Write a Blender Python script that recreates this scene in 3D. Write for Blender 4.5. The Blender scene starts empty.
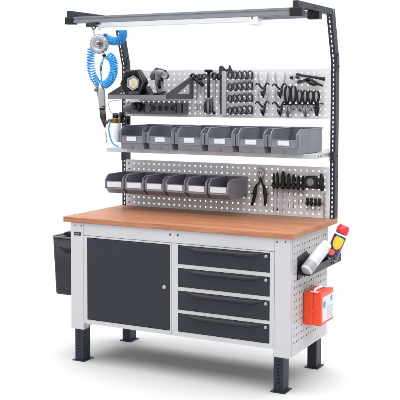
import bpy, bmesh, math, random
from mathutils import Vector, Matrix
random.seed(4)
sc = bpy.context.scene
COL = sc.collection
V = Vector
PI = math.pi

# ------------------------------------------------------------------ materials
def srgb(r, g, b):
    f = lambda c: (c/255/12.92) if c/255 <= .04045 else ((c/255+.055)/1.055)**2.4
    return (f(r), f(g), f(b), 1)

def mat(name, rgb, rough=.5, metal=0., bump=0., bscale=200., var=0., vscale=8., coat=0., emit=None, estr=0., spec=.5, trans=0., alpha=1.):
    m = bpy.data.materials.new(name); m.use_nodes = True
    nt = m.node_tree; N = nt.nodes; L = nt.links
    b = N['Principled BSDF']
    c = srgb(*rgb)
    b.inputs['Base Color'].default_value = c
    b.inputs['Roughness'].default_value = rough
    b.inputs['Metallic'].default_value = metal
    b.inputs['Specular IOR Level'].default_value = spec
    if coat: b.inputs['Coat Weight'].default_value = coat; b.inputs['Coat Roughness'].default_value = .15
    if trans: b.inputs['Transmission Weight'].default_value = trans
    if emit: b.inputs['Emission Color'].default_value = srgb(*emit); b.inputs['Emission Strength'].default_value = estr
    tc = N.new('ShaderNodeTexCoord')
    if var:
        n = N.new('ShaderNodeTexNoise'); n.inputs['Scale'].default_value = vscale; n.inputs['Detail'].default_value = 5
        L.new(tc.outputs['Object'], n.inputs['Vector'])
        r = N.new('ShaderNodeMapRange'); r.inputs[1].default_value = .3; r.inputs[2].default_value = .7
        r.inputs[3].default_value = 1-var; r.inputs[4].default_value = 1+var
        L.new(n.outputs['Fac'], r.inputs[0])
        mx = N.new('ShaderNodeVectorMath'); mx.operation = 'SCALE'; mx.inputs[0].default_value = c[:3]
        L.new(r.outputs[0], mx.inputs['Scale']); L.new(mx.outputs[0], b.inputs['Base Color'])
        rr = N.new('ShaderNodeMapRange'); rr.inputs[3].default_value = max(0, rough-.07); rr.inputs[4].default_value = min(1, rough+.08)
        L.new(n.outputs['Fac'], rr.inputs[0]); L.new(rr.outputs[0], b.inputs['Roughness'])
    if bump:
        n = N.new('ShaderNodeTexNoise'); n.inputs['Scale'].default_value = bscale; n.inputs['Detail'].default_value = 3
        L.new(tc.outputs['Object'], n.inputs['Vector'])
        bp = N.new('ShaderNodeBump'); bp.inputs['Strength'].default_value = bump; bp.inputs['Distance'].default_value = .002
        L.new(n.outputs['Fac'], bp.inputs['Height']); L.new(bp.outputs[0], b.inputs['Normal'])
    return m

LG = mat('light_grey_powder_coat', (180, 180, 183), .42, bump=.12, bscale=700, var=.025, vscale=4)
LG2 = mat('pegboard_grey_coat', (206, 206, 209), .45, bump=.1, bscale=700, var=.03, vscale=5)
DG = mat('anthracite_powder_coat', (32, 36, 45), .42, bump=.2, bscale=600, var=.05, vscale=5, spec=.3)
UP = mat('dark_slate_powder_coat', (31, 37, 50), .4, bump=.15, bscale=600, var=.06, vscale=7, spec=.3)
BK = mat('black_plastic', (17, 17, 20), .34, bump=.1, bscale=400, var=.12, vscale=20, spec=.3)
BKG = mat('black_grip_rubber', (19, 18, 20), .36, bump=.25, bscale=300, var=.15, vscale=30, spec=.3)
TG = mat('grey_tool_housing', (122, 122, 126), .42, bump=.1, bscale=300, var=.08, vscale=20)
TD = mat('dark_grey_plastic', (72, 72, 80), .42, bump=.1, bscale=300, var=.08, vscale=20)
HOLD = mat('holder_grey_plastic', (92, 92, 98), .4, bump=.1, bscale=300, var=.06, vscale=20)
LIP = mat('grey_lip_coat', (112, 112, 118), .4, bump=.1, bscale=400, var=.04, vscale=10)
BOT = mat('bottle_white', (190, 192, 200), .3, var=.01)
BIN = mat('slate_grey_bin_plastic', (112, 115, 126), .38, bump=.12, bscale=250, var=.045, vscale=12)
CARD = mat('white_card', (200, 202, 211), .5)
ALU = mat('brushed_aluminium', (116, 120, 129), .38, metal=.6, var=.06, vscale=30)
STEEL = mat('tool_steel', (158, 158, 163), .3, metal=.9, var=.025, vscale=25)
DST = mat('dark_tool_steel', (58, 58, 64), .33, metal=.85, var=.15, vscale=40)
PALE = mat('pale_grey_grip', (146, 145, 150), .4, var=.05, vscale=20)
CLIP = mat('gunmetal_clip', (96, 96, 103), .25, metal=.85, var=.15, vscale=60)
BRASS = mat('brass_fitting', (128, 94, 62), .3, metal=.9, var=.1, vscale=50)
BLUE = mat('blue_air_hose', (20, 146, 222), .25, spec=.6, var=.04, vscale=30)
TRN = mat('brake_drum_silver', (160, 162, 168), .3, metal=.7, var=.05, vscale=30)
ORG = mat('orange_box_plastic', (226, 66, 22), .35, bump=.08, bscale=200, var=.03, vscale=8)
WHT = mat('white_plastic', (222, 222, 226), .35, var=.01)
BLM = mat('blue_print', (48, 128, 200), .5)
PNK = mat('faded_pink_print', (178, 166, 176), .5)
RED = mat('red_cap_plastic', (214, 36, 52), .3, var=.04, vscale=20)
NAV = mat('navy_can_print', (38, 34, 84), .3, coat=.4)
YEL = mat('yellow_can_print', (226, 186, 28), .35, coat=.4)
OPR = mat('orange_can_print', (222, 92, 48), .35, coat=.4)
LENS = mat('led_lens', (226, 224, 196), .2, spec=.7)
LENSY = mat('yellow_led_chip', (225, 215, 130), .3)
DIFF = mat('lamp_diffuser', (240, 240, 244), .4, emit=(255, 255, 255), estr=.45)
LAMP = mat('lamp_housing', (206, 206, 211), .4)
BOWL = mat('clear_regulator_bowl', (205, 208, 214), .15, spec=.7)
BROWN = mat('brown_knob', (92, 66, 54), .4)
TAPE = mat('tape_grey', (120, 120, 124), .4)
SHADEDK = mat('painted_shade_dark', (40, 42, 46), .7)  # shade put into the colour of the two hidden plates
SLOT = mat('black_print', (30, 31, 34), .5)
FLOORM = mat('white_studio_floor', (190, 190, 191), .9, spec=.05)

def wood():
    m = bpy.data.materials.new('oiled_beech_top'); m.use_nodes = True
    nt = m.node_tree; N = nt.nodes; L = nt.links; b = N['Principled BSDF']
    tc = N.new('ShaderNodeTexCoord')
    mp = N.new('ShaderNodeMapping'); mp.inputs['Scale'].default_value = (1.2, 30, 30)
    L.new(tc.outputs['Object'], mp.inputs['Vector'])
    n1 = N.new('ShaderNodeTexNoise'); n1.inputs['Scale'].default_value = 3; n1.inputs['Detail'].default_value = 8; n1.inputs['Roughness'].default_value = .65; n1.inputs['Distortion'].default_value = .6
    L.new(mp.outputs[0], n1.inputs['Vector'])
    # glued staves along x
    br = N.new('ShaderNodeTexBrick'); br.offset = .37; br.inputs['Scale'].default_value = 1
    br.inputs['Brick Width'].default_value = .62; br.inputs['Row Height'].default_value = .043
    br.inputs['Mortar Size'].default_value = .0006; br.inputs['Bias'].default_value = 0
    br.inputs['Color1'].default_value = (0, 0, 0, 1); br.inputs['Color2'].default_value = (1, 1, 1, 1); br.inputs['Mortar'].default_value = (.3, .3, .3, 1)
    L.new(tc.outputs['Object'], br.inputs['Vector'])
    mp2 = N.new('ShaderNodeMapping'); mp2.inputs['Scale'].default_value = (6, 220, 220)
    L.new(tc.outputs['Object'], mp2.inputs['Vector'])
    n2 = N.new('ShaderNodeTexNoise'); n2.inputs['Scale'].default_value = 2; n2.inputs['Detail'].default_value = 4
    L.new(mp2.outputs[0], n2.inputs['Vector'])
    a = N.new('ShaderNodeMath'); a.operation = 'MULTIPLY_ADD'; a.inputs[1].default_value = .12
    L.new(br.outputs['Color'], a.inputs[0])
    s = N.new('ShaderNodeMath'); s.operation = 'MULTIPLY'; s.inputs[1].default_value = .72
    L.new(n1.outputs['Fac'], s.inputs[0]); L.new(s.outputs[0], a.inputs[2])
    a2 = N.new('ShaderNodeMath'); a2.operation = 'MULTIPLY_ADD'; a2.inputs[1].default_value = .32
    L.new(n2.outputs['Fac'], a2.inputs[0]); L.new(a.outputs[0], a2.inputs[2])
    cr = N.new('ShaderNodeValToRGB'); e = cr.color_ramp.elements
    e[0].position = .28; e[0].color = srgb(98, 64, 42); e[1].position = .78; e[1].color = srgb(180, 122, 84)
    x = e.new(.52); x.color = srgb(150, 97, 68)
    L.new(a2.outputs[0], cr.inputs['Fac']); L.new(cr.outputs[0], b.inputs['Base Color'])
    b.inputs['Roughness'].default_value = .42; b.inputs['Specular IOR Level'].default_value = .4
    bp = N.new('ShaderNodeBump'); bp.inputs['Strength'].default_value = .12; bp.inputs['Distance'].default_value = .001
    L.new(n2.outputs['Fac'], bp.inputs['Height']); L.new(bp.outputs[0], b.inputs['Normal'])
    return m
WOOD = wood()

# ------------------------------------------------------------------ mesh helpers
class MB:
    def __init__(s): s.bm = bmesh.new()
    def box(s, x0, x1, y0, y1, z0, z1):
        vs = [s.bm.verts.new(p) for p in ((x0,y0,z0),(x1,y0,z0),(x1,y1,z0),(x0,y1,z0),(x0,y0,z1),(x1,y0,z1),(x1,y1,z1),(x0,y1,z1))]
        for f in ((0,3,2,1),(4,5,6,7),(0,1,5,4),(1,2,6,5),(2,3,7,6),(3,0,4,7)): s.bm.faces.new([vs[i] for i in f])
        return s
    def prism(s, pts, plane, a, b):
        # pts 2D; plane 'xz' extruded along y a..b ; 'yz' along x ; 'xy' along z
        def P(u, v, w):
            return {'xz': (u, w, v), 'yz': (w, u, v), 'xy': (u, v, w)}[plane]
        A = [s.bm.verts.new(P(u, v, a)) for u, v in pts]; B = [s.bm.verts.new(P(u, v, b)) for u, v in pts]
        n = len(pts)
        s.bm.faces.new(A); s.bm.faces.new(B[::-1])
        for i in range(n): s.bm.faces.new([A[i], B[i], B[(i+1) % n], A[(i+1) % n]])
        return s
    def tube(s, path, r, n=10, cap=True, flat=1.0):
        path = [V(p) for p in path]; m = len(path)
        rs = r if isinstance(r, (list, tuple)) else [r]*m
        rings = []; up = None
        for i, p in enumerate(path):
            t = (path[min(i+1, m-1)]-path[max(i-1, 0)]).normalized()
            if up is None:
                up = t.orthogonal().normalized() if abs(t.y) > .9 else V((0, 1, 0))
            up = (up-t*up.dot(t)).normalized(); w = t.cross(up)
            rings.append([s.bm.verts.new(p+up*(rs[i]*flat*math.cos(2*PI*k/n))+w*(rs[i]*math.sin(2*PI*k/n))) for k in range(n)])
        for a, b in zip(rings, rings[1:]):
            for k in range(n):
                f = s.bm.faces.new([a[k], a[(k+1) % n], b[(k+1) % n], b[k]]); f.smooth = True
        if cap: s.bm.faces.new(rings[0][::-1]); s.bm.faces.new(rings[-1])
        return s
    def cyl(s, p0, p1, r, r1=None, n=24):
        return s.tube([p0, p1], [r, r if r1 is None else r1], n)
    def lathe(s, p0, axis, prof, n=28):
        # prof: list of (distance along axis, radius)
        p0 = V(p0); a = V(axis).normalized(); u = a.orthogonal().normalized(); w = a.cross(u)
        rings = []
        for d, r in prof:
            rings.append([s.bm.verts.new(p0+a*d+u*(max(r, 1e-4)*math.cos(2*PI*k/n))+w*(max(r, 1e-4)*math.sin(2*PI*k/n))) for k in range(n)])
        for A, B in zip(rings, rings[1:]):
            for k in range(n):
                f = s.bm.faces.new([A[k], A[(k+1) % n], B[(k+1) % n], B[k]]); f.smooth = True
        s.bm.faces.new(rings[0][::-1]); s.bm.faces.new(rings[-1])
        return s
    def ring(s, c, normal, R, r, n=20, m=8, sx=1, sz=1, depth=1):
        # torus, optionally elongated along z (sz) and x (sx); normal is y
        c = V(c); pts = []
        for i in range(n):
            a = 2*PI*i/n; pts.append((math.cos(a)*R*sx, math.sin(a)*R*sz))
        rings = []
        for i in range(n):
            a = 2*PI*i/n; d = V((math.cos(a)*R*sx, 0, math.sin(a)*R*sz)); o = V((math.cos(a), 0, math.sin(a)))
            rings.append([s.bm.verts.new(c+d+o*(r*math.cos(2*PI*k/m))+V((0, r*depth*math.sin(2*PI*k/m), 0))) for k in range(m)])
        for i in range(n):
            A, B = rings[i], rings[(i+1) % n]
            for k in range(m):
                f = s.bm.faces.new([A[k], A[(k+1) % m], B[(k+1) % m], B[k]]); f.smooth = True
        return s
    def xf(s, M): bmesh.ops.transform(s.bm, matrix=M, verts=s.bm.verts); return s

def obj(name, mb, m, parent=None, bevel=0., seg=2, solid=0., bm_auto=True, shade=False):
    me = bpy.data.meshes.new(name); bm = mb.bm
    bmesh.ops.recalc_face_normals(bm, faces=bm.faces)
    bm.to_mesh(me); bm.free(); me.materials.append(m)
    o = bpy.data.objects.new(name, me); COL.objects.link(o)
    if parent:
        r = parent
        while r.parent: r = r.parent
        me.transform(Matrix.Translation(-r.location)); o.parent = parent
    if solid:
        s = o.modifiers.new('solid', 'SOLIDIFY'); s.thickness = solid; s.offset = 0
    if bevel:
        b = o.modifiers.new('bevel', 'BEVEL'); b.width = bevel; b.segments = seg; b.limit_method = 'ANGLE'; b.angle_limit = .6
        b.harden_normals = False
    return o

def thing(name, label, cat, loc=(0, 0, 0), group=None):
    o = bpy.data.objects.new(name, None); o.empty_display_size = .05; COL.objects.link(o); o.location = loc
    o['label'] = label; o['category'] = cat
    if group: o['group'] = group
    return o
def tag(o, label, cat, group=None):
    o['label'] = label; o['category'] = cat
    if group: o['group'] = group
    return o
def dup(root, loc, label):
    r = root.copy(); COL.objects.link(r); r.location = loc; r['label'] = label
    for ch in list(root.children):
        c = ch.copy(); COL.objects.link(c); c.parent = r
        for g in ch.children:
            d = g.copy(); COL.objects.link(d); d.parent = c
    return r

def holes(u0, u1, v0, v1, nu, nv, hw, place, mb=None, ox=0., margins=(0, 0, 0, 0)):
    """perforated sheet: nu x nv cells each with a square hole with cut corners; place(u,v)->xyz"""
    mb = mb or MB(); bm = mb.bm
    du = (u1-u0)/nu; dv = (v1-v0)/nv
    G = [[bm.verts.new(place(u0+i*du, v0+j*dv)) for j in range(nv+1)] for i in range(nu+1)]
    for i in range(nu):
        for j in range(nv):
            cu, cv = u0+(i+.5)*du, v0+(j+.5)*dv; h = hw/2
            I = [bm.verts.new(place(cu+a*h, cv+b*h)) for a, b in ((-1,-1),(1,-1),(1,1),(-1,1))]
            O = [G[i][j], G[i+1][j], G[i+1][j+1], G[i][j+1]]
            for k in range(4): bm.faces.new([O[k], O[(k+1) % 4], I[(k+1) % 4], I[k]])
    return mb
def quad(mb, pts):
    mb.bm.faces.new([mb.bm.verts.new(p) for p in pts]); return mb

# ------------------------------------------------------------------ floor
f = MB(); quad(f, [(-3.2, -4.2, 0), (5, -4.2, 0), (5, 4.6, 0), (-3.2, 4.6, 0)])
fl = obj('floor', f, FLOORM); fl['kind'] = 'structure'

# ------------------------------------------------------------------ workbench
W = thing('workbench', 'large grey steel workbench with beech top, door, four drawers and tall tool superstructure', 'workbench', (.75, .36, 0))
obj('tabletop', MB().box(0, 1.5, 0, .72, .864, .8955), WOOD, W, .003)
yf = .013
def post(x0, x1, y0, y1):
    return MB().box(x0, x1, y0, y1, .208, .8635)
obj('corner_post', post(.044, .1355, yf, .075), LG, W, .003)
obj('corner_post', post(1.3855, 1.476, yf, .047), LG, W, .003)
obj('corner_post', post(.044, .1355, .575, .622), LG, W, .003)
obj('corner_post', post(1.3855, 1.4735, .600, .622), LG, W, .003)
obj('apron', MB().box(.136, 1.385, yf+.002, yf+.03, .788, .8635), LG, W, .003)
# cabinets: frames round the door and the drawers
def bars(rects, y0=yf+.001, y1=yf+.03):
    m = MB()
    for x0, x1, z0, z1 in rects: m.box(x0, x1, y0, y1, z0, z1)
    return m
cab = obj('cupboard', MB().box(.137, .7455, .06, .60, .251, .786), LG, W, .002)
obj('door_frame', bars([(.137, .163, .25, .7865), (.735, .7455, .25, .7865), (.1631, .7349, .25, .2755), (.1631, .7349, .777, .7865)]), LG, cab)
dr = obj('door', MB().box(.166, .732, yf-.003, yf+.02, .279, .774), DG, W, .0025)
obj('lock', MB().lathe((.7, yf-.002, .527), (0, -1, 0), [(0, .013), (.004, .013), (.005, .011), (.009, .010), (.010, .008)]), STEEL, dr)
cb2 = obj('drawer_cabinet', MB().box(.7475, 1.384, .06, .60, .251, .786), LG, W, .002)
Z = [(.672, .776), (.540, .645), (.407, .514), (.280, .383)]
rc = [(.7475, .788, .25, .7865), (1.358, 1.3845, .25, .7865), (.7881, 1.3579, .7785, .7865), (.7881, 1.3579, .25, .2775)]
for (a0, _), (_, b1) in zip(Z[:-1], Z[1:]): rc.append((.7881, 1.3579, b1+.002, a0-.002))
obj('drawer_frame', bars(rc), LG, cb2)
dl = ['top drawer front', 'second drawer front', 'third drawer front', 'bottom drawer front']
for (z0, z1), lb in zip(Z, dl):
    d = obj('drawer', MB().box(.7905, 1.3555, yf-.003, yf+.02, z0, z1), DG, W, .0025)
    d['label'] = 'dark '+lb
    m = MB(); t = z1-.004; yy = yf-.0035
    x0, x1, n = .835, 1.325, 20
    top = []; lip = []; und = []
    for i in range(n+1):
        s = i/n; x = x0+(x1-x0)*s
        e = min(1, min(s, 1-s)/.16); e = e*e*(3-2*e)
        top.append(m.bm.verts.new((x, yy, t)))
        lip.append(m.bm.verts.new((x, yy-.0005-.025*e, t-.004-.010*e)))
        und.append(m.bm.verts.new((x, yy, t-.006-.022*e)))
    for i in range(n):
        for A, B in ((top, lip), (lip, und)):
            q = m.bm.faces.new([A[i], A[i+1], B[i+1], B[i]]); q.smooth = True
    obj('handle', m, DG, d)
    obj('lock', MB().lathe((1.337, yf-.002, z1-.017), (0, -1, 0), [(0, .0105), (.004, .0105), (.006, .009), (.008, .007)]), STEEL, d)
# side panel with peg holes (right) and plain panel (left)
def sp(u, v): return (1.4755, u, v)
m = holes(.06, .592, .262, .832, 14, 15, .0105, sp)
for (a, b, c, d) in ((.047, .06, .208, .8635), (.592, .605, .208, .8635), (.06, .592, .208, .262), (.06, .592, .832, .8635)):
    quad(m, [(1.4755, a, c), (1.4755, b, c), (1.4755, b, d), (1.4755, a, d)])
m.box(1.3985, 1.4745, .048, .6, .208, .2105)  # closing strip added to keep light out of the lower holes
pn = obj('side_panel', m, LG, W, solid=.0018)
obj('side_panel', MB().box(.044, .0462, .0755, .5745, .208, .8635), LG, W)
obj('back_panel', MB().box(.1362, 1.385, .602, .604, .208, .8635), LG, W)
obj('added_shade_plate', MB().box(.137, 1.384, .058, .600, .2465, .2495), SHADEDK, W)  # unseen plate added dark to cut bounce and deepen the floor shadow
obj('hole_shade_sheet', MB().box(1.40, 1.402, .05, .6, .212, .86), SHADEDK, W)  # added dark sheet standing in for the shade behind the peg holes
# screws on the front
m = MB()
for x, z in ((.078, .844), (.122, .844), (.737, .835), (.786, .835), (1.40, .842), (1.449, .845)):
    r = .0055 if .5 < x < 1 else .0045
    obj('bolt', MB().lathe((x, yf+.0025, z), (0, -1, 0), [(0, r), (.003, r), (.004, r*.6)], 12), SLOT, W)
m = MB()
for x, z in ((.09, .40), (1.41, .24), (.09, .24)):
    obj('rivet', MB().lathe((x, yf+.0025, z), (0, -1, 0), [(0, .004), (.003, .003)], 12), LG2, W)
bd = obj('maker_badge', MB().box(.071, .121, yf-.004, yf, .785, .8055), SLOT, W, .003)
m = MB(); x = .078
for w in (.007, .003, .005, .005, .003, .006):
    m.box(x, x+w-.001, yf-.0052, yf-.0042, .792, .7990); x += w+.0003
obj('badge_print', m, TG, bd)
# bracket under the left post
obj('foot_bracket', MB().prism([(.136, .225), (.2, .249), (.136, .249)], 'xz', .03, .07), LG, W)
# legs
def leg(x0, y0, holed=True):
    m = MB()
    x1, y1 = x0+.056, y0+.075
    # front face with holes, sides and an open back
    lab = 7
    if holed:
        holes(x0+.018, x0+.034, .045, .185, 1, lab, .0075, lambda u, v: (u, y0, v), m)
        parts_ = ((x0, x0+.018, .0, .24), (x0+.034, x1, .0, .24), (x0+.018, x0+.034, 0, .045), (x0+.018, x0+.034, .185, .24))
    else: parts_ = ((x0, x1, 0, .24),)
    for (a, b, c, d) in parts_:
        quad(m, [(a, y0, c), (b, y0, c), (b, y0, d), (a, y0, d)])
    for x in (x0, x1): quad(m, [(x, y0, 0), (x, y1, 0), (x, y1, .24), (x, y0, .24)])
    quad(m, [(x0, y1, 0), (x1, y1, 0), (x1, y1, .24), (x0, y1, .24)])
    bmesh.ops.remove_doubles(m.bm, verts=m.bm.verts, dist=.0001)
    l = obj('leg', m, UP, W, solid=.003)
    obj('foot_plate', MB().box(x0-.016, x1+.016, y0-.014, y1+.018, .0005, .006), UP, l, .002)
leg(1.370, .052); leg(.048, .052); leg(1.372, .570, False); leg(.066, .570, False)

# uprights: slotted profile, kinked forward above the upper pegboard
def upright(x0, x1, side):
    # path of the front edge / back edge in the yz plane
    Fp = [(.668, .8965), (.668, 1.826), (.577, 2.105)]
    Bp = [(.722, .8965), (.722, 1.834), (.630, 2.138)]
    m = MB()
    def lerp(P, s):
        if s <= 1: a, b, t = P[0], P[1], s
        else: a, b, t = P[1], P[2], s-1
        return (a[0]+(b[0]-a[0])*t, a[1]+(b[1]-a[1])*t)
    w = x1-x0; s0, s1 = x0+w*.36, x0+w*.62
    # slots on the front face
    for seg, n in ((0, 33), (1, 10)):
        a, b = Fp[seg], Fp[seg+1]
        for i in range(n):
            t0, t1 = i/n, (i+1)/n; h0, h1 = t0+(t1-t0)*.22, t0+(t1-t0)*.78
            def p(x, t): return (x, a[0]+(b[0]-a[0])*t, a[1]+(b[1]-a[1])*t)
            quad(m, [p(x0, t0), p(s0, t0), p(s0, t1), p(x0, t1)]); quad(m, [p(s1, t0), p(x1, t0), p(x1, t1), p(s1, t1)])
            quad(m, [p(s0, t0), p(s1, t0), p(s1, h0), p(s0, h0)]); quad(m, [p(s0, h1), p(s1, h1), p(s1, t1), p(s0, t1)])
        c, d = Bp[seg], Bp[seg+1]
        quad(m, [(x1, a[0], a[1]), (x1, c[0], c[1]), (x1, d[0], d[1]), (x1, b[0], b[1])])
        quad(m, [(x1-.010, c[0], c[1]), (x1, c[0], c[1]), (x1, d[0], d[1]), (x1-.010, d[0], d[1])])
    bmesh.ops.remove_doubles(m.bm, verts=m.bm.verts, dist=.0001)
    u = obj('upright', m, UP, W, solid=.0025)
    obj('joint_plate', MB().prism([(.685, 1.77), (.716, 1.77), (.716, 1.83), (.700, 1.885), (.670, 1.875)], 'yz', x1+.0015, x1+.0035), UP, u)
    mm = MB()
    for y, z in ((.703, 1.805), (.69, 1.875)): obj('bolt', MB().lathe((x1+.0045, y, z), (1, 0, 0), [(0, .005), (.003, .005), (.004, .003)], 10), DST, u)
    for y, z in ((.703, 1.27), (.703, 1.15)): obj('bolt', MB().lathe((x1+.001, y, z), (1, 0, 0), [(0, .005), (.003, .005), (.004, .003)], 10), DST, u)
    # arm
    A = obj('arm', MB().prism([(.046, 2.102), (.577, 2.102), (.600, 2.09), (.634, 2.118), (.628, 2.139), (.046, 2.139)], 'yz', x0+.0, x1+.0), UP, W, .003)
    mm = MB()
    for y in (.06, .28): obj('bolt', MB().lathe((x1, y+.03, 2.12), (1, 0, 0), [(0, .004), (.002, .004), (.003, .003)], 10), DST, A)
    obj('bolt', MB().lathe((x1, .60, 2.122), (1, 0, 0), [(0, .008), (.003, .008), (.004, .005)], 10), STEEL, A)
    return u
upright(.006, .036, -1); upright(1.466, 1.497, 1)
# base shoes of the uprights
# rails
def rail(y0, x0, x1):
    m = MB(); y1 = y0+.04
    pr = [(y0, 2.064), (y0+.014, 2.064), (y0+.014, 2.076), (y0+.026, 2.076), (y0+.026, 2.064), (y1, 2.064), (y1, 2.1015), (y0, 2.1015), (y0, 2.091), (y0+.006, 2.091), (y0+.006, 2.083), (y0, 2.083)]
    m.prism(pr, 'yz', x0+.06, x1-.07)
    r = obj('rail', m, ALU, W)
    obj('end_cap', MB().box(x0, x0+.0598, y0-.004, y1+.004, 2.058, 2.1018), BK, r, .003)
    obj('end_cap', MB().box(x1-.0698, x1, y0-.004, y1+.004, 2.055, 2.1018), BK, r, .003)
rail(.046, -.006, 1.518); rail(.27, -.006, 1.535)
# pegboards
def pegboard(z0, z1, y=.6605):
    m = holes(.044, 1.458, z0+.004, z1-.004, 37, 8, .0105, lambda u, v: (u, y, v))
    x0, x1 = .038, 1.4635
    for (a, b, c, d) in ((x0, .044, z0, z1), (1.458, x1, z0, z1), (.044, 1.458, z0, z0+.004), (.044, 1.458, z1-.004, z1)):
        quad(m, [(a, y, c), (b, y, c), (b, y, d), (a, y, d)])
    for z in (z0, z1): quad(m, [(x0, y, z), (x1, y, z), (x1, y+.014, z), (x0, y+.014, z)])
    for x in (x0, x1): quad(m, [(x, y, z0), (x, y+.006, z0), (x, y+.006, z1), (x, y, z1)])
    return obj('pegboard', m, LG2, W, solid=.0016)
pegboard(1.4935, 1.791)
pegboard(.8965, 1.2025)
# long shelf between the uprights
m = MB().box(.022, 1.456, .452, .452+.002, 1.2665, 1.291)
m.box(.022, 1.456, .4541, .735, 1.2885, 1.291)
m.box(.022, .0245, .4541, .735, 1.2665, 1.2884); m.box(1.4535, 1.456, .4541, .735, 1.2665, 1.2884)
s_ = obj('shelf', m, LG, W)
obj('shelf_bracket', MB().box(.006, .036, .655, .6655, 1.20, 1.2655), UP, s_)
obj('shelf_bracket', MB().box(1.4665, 1.4965, .655, .6655, 1.245, 1.30), UP, s_)
for y in (.49, .53, .62): obj('bolt', MB().cyl((1.456, y, 1.279), (1.458, y, 1.279), .005, n=10), DST, s_)
obj('side_rail', MB().box(1.4565, 1.4625, .56, .66, 1.292, 1.318), LG2, s_)

# ------------------------------------------------------------------ lamp
L_ = thing('tube_lamp', 'long white tube lamp hanging under the two overhead rails', 'lamp', (.68, .2, 2.03))
obj('housing', MB().box(.165, 1.165, .150, .235, 2.040, 2.083), LAMP, L_, .004)
obj('diffuser', MB().prism([(.154, 2.0405), (.231, 2.0405), (.226, 2.030), (.205, 2.024), (.180, 2.024), (.159, 2.030)], 'yz', .168, 1.162), DIFF, L_, .002)
obj('end_cap', MB().box(.161, .1649, .149, .236, 2.026, 2.084), WHT, L_, .002)
obj('end_cap', MB().box(1.1651, 1.205, .149, .236, 2.026, 2.084), WHT, L_, .004)
obj('switch', MB().box(1.178, 1.190, .146, .1489, 2.058, 2.072), TG, L_, .001)
obj('hanger', MB().box(1.2055, 1.222, .18, .268, 2.066, 2.072), ALU, L_)

# ------------------------------------------------------------------ storage bins
def bin_proto(name, label, group, w, L, H, zl, zc, ws, lab, front_in, loc, chf=.965):
    """w width, L depth, H height, zl lip top, zc chamfer top, ws = wall shoulder, lab=(x0,x1,z0,z1)"""
    T = thing(name, label, 'storage bin', loc, group)
    m = MB(); bend = L*.52; h = w/2
    def hx(d, z=None): return h if d <= bend else h-(d-bend)/(L-bend)*front_in
    def P(s, d, z): return m.bm.verts.new((loc[0]+s*hx(d), loc[1]-d, loc[2]+z))
    bd_ = L*chf      # bottom front
    ring = {}
    for s in (-1, 1):
        pts = [(0, 0), (bend, 0), (bd_, 0), (L, zc), (L, zl), (L+.002, ws), (L*.955, ws+(H-ws)*.55), (L*.88, H), (bend, H), (0, H)]
        ring[s] = [P(s, d, z) for d, z in pts]
        v = ring[s]
        m.bm.faces.new([v[0], v[1], v[8], v[9]]); m.bm.faces.new([v[1], v[2], v[3], v[4], v[5], v[6], v[7], v[8]])
    a, b = ring[-1], ring[1]
    m.bm.faces.new([a[0], b[0], b[9], a[9]])
    for i in range(0, 4): m.bm.faces.new([a[i], b[i], b[i+1], a[i+1]])
    body = obj('bin_body', m, BIN, T, bevel=.0015, solid=.004)
    # rims and ribs
    r = MB()
    for s in (-1, 1):
        xa, xb = sorted((loc[0]+s*(h-front_in), loc[0]+s*(h-.0015)))
        r.box(xa, xb, loc[1]-L-.002, loc[1]-L+.010, loc[2]+zc, loc[2]+ws*.98)
        for q_ in (.25, .6): r.box(xa+(xb-xa)*q_-.0012, xa+(xb-xa)*q_+.0012, loc[1]-L-.0045, loc[1]-L-.0018, loc[2]+zc+.002, loc[2]+ws*.95)
        path = [(loc[0]+s*hx(d), loc[1]-d, loc[2]+z) for d, z in ((0, H), (bend, H), (L*.88, H), (L*.955, ws+(H-ws)*.55), (L+.002, ws), (L+.002, zl), (L+.002, zc))]
        r.tube(path, .0042, 6)
        for d in (L*.62, L*.72, L*.82, L*.9):
            x = loc[0]+s*(hx(d)+.001)
            r.box(x-.0025, x+.0025, loc[1]-d-.002, loc[1]-d+.002, loc[2]+zc*1.05, loc[2]+ws*.93)
    r.box(loc[0]-h-.002, loc[0]+h+.002, loc[1]-.004, loc[1]+.008, loc[2]+H-.004, loc[2]+H+.005)
    y = loc[1]-L-.002
    r.box(loc[0]-h+front_in, loc[0]+h-front_in, y-.002, y+.004, loc[2]+zl-.004, loc[2]+zl+.001)
    r.box(loc[0]-h+front_in, loc[0]+h-front_in, y-.002, y+.003, loc[2]+zc-.003, loc[2]+zc+.003)
    r.box(loc[0]-.002, loc[0]+.002, loc[1]-bd_-.012, loc[1]-bd_+.03, loc[2]+.002, loc[2]+.02)
    obj('rim', r, BIN, T, bevel=.0008)
    obj('label_card', MB().box(loc[0]+lab[0], loc[0]+lab[1], y-.0024, y-.0004, loc[2]+lab[2], loc[2]+lab[3]), CARD, T)
    return T
ords = ['leftmost', 'second from the left', 'third from the left', 'third from the right', 'second from the right', 'rightmost']
lpos = ['leftmost of the six large grey bins on the white shelf, beside the brass regulator', 'large grey bin on the white shelf, second from the left end', 'large grey bin on the white shelf, third from the left end',
        'large grey bin on the white shelf, third from the right end', 'large grey bin on the white shelf, second from the right end', 'rightmost large grey bin on the white shelf, its whole outer side showing']
pw = .2052
b0 = bin_proto('storage_bin', lpos[0], 'large grey open fronted bins on the shelf', pw-.004, .362, .140, .082, .040, .112, (-.036, .034, .050, .078), .020, (.158+pw/2, .737, 1.2945))
for i in range(1, 6): dup(b0, (.158+pw*(i+.5), .737, 1.2945), lpos[i])
spos = ['leftmost small grey bin hooked on the lower pegboard, jutting past the upright', 'small grey bin hooked on the lower pegboard, second from the left end', 'small grey bin hooked on the lower pegboard, third from the left end',
        'small grey bin hooked on the lower pegboard, third from the right end', 'small grey bin hooked on the lower pegboard, second from the right end', 'rightmost small grey bin on the lower pegboard, nearest the snips']
sw = .1485
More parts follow.
